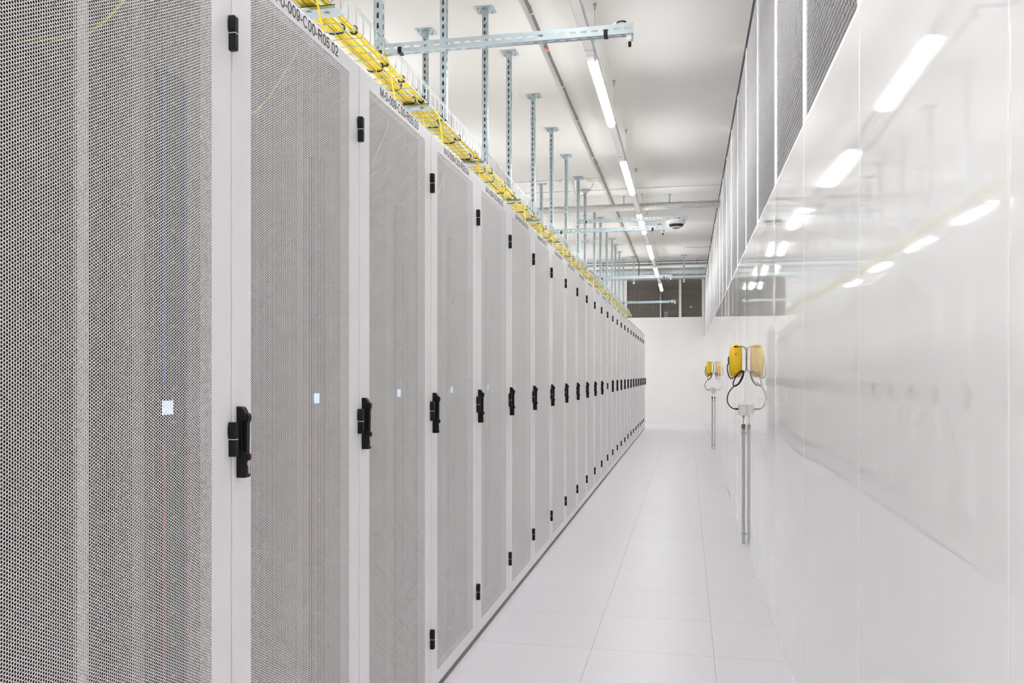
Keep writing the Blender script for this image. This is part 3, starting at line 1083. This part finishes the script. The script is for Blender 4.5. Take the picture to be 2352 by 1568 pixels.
# ------------------------------------------------------------------ yellow wall units with junction box and conduit
def make_unit():
    """Origin on the floor at the wall face; x is negative into the room."""
    root = empty('wall_unit', (0, 0, 0))
    # housing: lofted sections from top to bottom (x from wall, half width in x, half depth in y)
    b = MB()
    secs = [(1.628, -.076, .004, .004), (1.6265, -.077, .030, .026), (1.621, -.078, .040, .040), (1.60, -.0815, .047, .058), (1.56, -.085, .0515, .072), (1.50, -.0860, .0535, .080),
            (1.44, -.0860, .0525, .080), (1.40, -.0850, .0495, .074), (1.378, -.0840, .0455, .062), (1.366, -.0835, .039, .046), (1.3605, -.083, .028, .030), (1.359, -.083, .004, .004)]
    n = 28
    vs = []
    for (z, xc, hx, hy) in secs:
        for j in range(n):
            q = 2 * math.pi * j / n
            e = .55
            vs.append((xc + hx * math.copysign(abs(math.cos(q)) ** e, math.cos(q)), hy * math.copysign(abs(math.sin(q)) ** e, math.sin(q)), z))
    fs = [(i * n + j, (i + 1) * n + j, (i + 1) * n + (j + 1) % n, i * n + (j + 1) % n) for i in range(len(secs) - 1) for j in range(n)]
    b.add(vs, fs)
    body = b.build('housing', M['yellow_pl'], root, smooth=60)
    r = MB()
    r.box(-.098, -.070, -.0855, -.060, 1.395, 1.445)
    r.box(-.098, -.070, -.0835, -.055, 1.555, 1.595)
    r.box(-.086, -.083, -.0830, -.060, 1.445, 1.555)
    r.build('raised_plate', M['yellow_pl'], body, bevel=.002)
    for (sx, szz) in ((-.094, 1.549), (-.074, 1.549), (-.094, 1.452), (-.074, 1.452)):
        MB().lathe([(.0035, 0), (.0035, -.004)], (sx, -.0775, szz), 8, 0, 'y').build('screw', M['yellow_cap'], body)
    MB().lathe([(.030, 0), (.033, -.006), (.030, -.010)], (-.1365, 0, 1.50), 20, 0, 'x').build('front_window', M['tint'], body)
    g = MB().tube([(-.100, -.055, 1.609), (-.070, -.055, 1.609)], .0055, 8)
    g.build('grommet', M['black'], root, smooth=50)
    MB().tube([(-.085, -.055, 1.609), (-.030, -.055, 1.607), (-.014, -.055, 1.601), (-.006, -.055, 1.588), (-.0045, -.055, 1.570), (-.0045, -.055, 1.440), (-.006, -.055, 1.420), (-.014, -.055, 1.403), (-.030, -.055, 1.395), (-.060, -.055, 1.393)],
              .0034, 8).build('bracket_wire', M['pipe_grey'], root, smooth='all')
    for zz in (1.571, 1.441):
        MB().box(-.009, -.001, -.060, -.050, zz - .003, zz + .003).build('bracket_screw', M['galv'], root)
    yk = -.095
    cord = [(-.142, -.03, 1.468), (-.151, -.05, 1.460), (-.1535, yk, 1.421), (-.145, yk, 1.38), (-.134, yk, 1.357), (-.120, yk, 1.350), (-.099, yk, 1.361), (-.075, yk, 1.385), (-.056, yk, 1.404), (-.040, yk, 1.414), (-.028, yk, 1.408),
            (-.026, yk, 1.392), (-.032, yk, 1.362), (-.044, yk, 1.335), (-.062, yk, 1.308), (-.082, yk, 1.292), (-.098, yk, 1.288), (-.107, yk, 1.298), (-.106, yk, 1.318), (-.096, yk, 1.345), (-.080, yk - .006, 1.372),
            (-.058, yk - .007, 1.396), (-.040, yk - .008, 1.405), (-.031, yk - .008, 1.394), (-.040, yk - .008, 1.365), (-.058, yk - .008, 1.325), (-.078, yk - .008, 1.300), (-.098, yk, 1.290),
            (-.124, yk, 1.264), (-.145, yk, 1.229), (-.1535, yk + .01, 1.192), (-.150, yk + .03, 1.155), (-.130, yk + .06, 1.122), (-.106, yk + .08, 1.104), (-.085, yk + .09, 1.100), (-.062, yk + .095, 1.100)]
    dense = []
    for i in range(len(cord) - 1):
        p0_, p1_, p2_, p3_ = [Vector(cord[max(0, min(len(cord) - 1, i + k))]) for k in (-1, 0, 1, 2)]
        for t in (0, .34, .67):
            dense.append(.5 * ((2 * p1_) + (p2_ - p0_) * t + (2 * p0_ - 5 * p1_ + 4 * p2_ - p3_) * t * t + (3 * p1_ - p0_ - 3 * p2_ + p3_) * t ** 3))
    dense.append(Vector(cord[-1]))
    MB().tube(dense, .0046, 8).build('cord', M['black_soft'], root, smooth='all')
    MB().lathe([(.0055, 0), (.0075, .012), (.0075, .030)], (-.092, 0, 1.100), 12, 0, 'x').build('cord_gland', M['black'], root, smooth=50)
    bx = MB().box(-.058, -.0006, -.055, .055, 1.052, 1.138)
    bo = bx.build('junction_box', M['white_pl'], root, bevel=.003)
    MB().box(-.0625, -.058, -.056, .056, 1.050, 1.140).build('box_lid', M['white_pl'], bo, bevel=.001)
    MB().lathe([(.0125, 0), (.0125, -.010), (.009, -.013), (.009, -.020)], (-.0215, 0, 1.052), 8).build('cable_gland', M['white_pl'], bo)
    MB().tube([(-.0215, 0, 1.035), (-.024, 0, .965)], .0045, 8).build('feed_cable', M['cream'], root, smooth='all')
    cd = MB().lathe([(.0125, 0.001), (.0125, .975)], (-.0225, 0, 0), 16)
    co = cd.build('conduit', M['pvc'], root, smooth=50)
    MB().lathe([(.0150, .938), (.0150, .975), (.006, .976)], (-.0225, 0, 0), 16).build('coupling', M['pvc_dark'], co, smooth=50)
    for zz in (.906, .082):
        MB().box(-.040, -.0006, -.016, .016, zz - .007, zz + .007).lathe([(.005, 0), (.005, -.005)], (-.012, -.016, zz), 8, 0, 'y').build('pipe_clamp', M['galv'], co)
    return root


u0 = make_unit()
u0.location = (XW, 7.12, 0)
tag(u0, 'yellow wall unit with coiled black cord above a junction box, nearer on the glossy wall', 'wall unit', 'yellow units on the glossy wall')
u1 = copy_tree(u0)
u1.location = (XW, 15.95, 0)
tag(u1, 'yellow wall unit with coiled black cord above a junction box, farther on the glossy wall', 'wall unit', 'yellow units on the glossy wall')
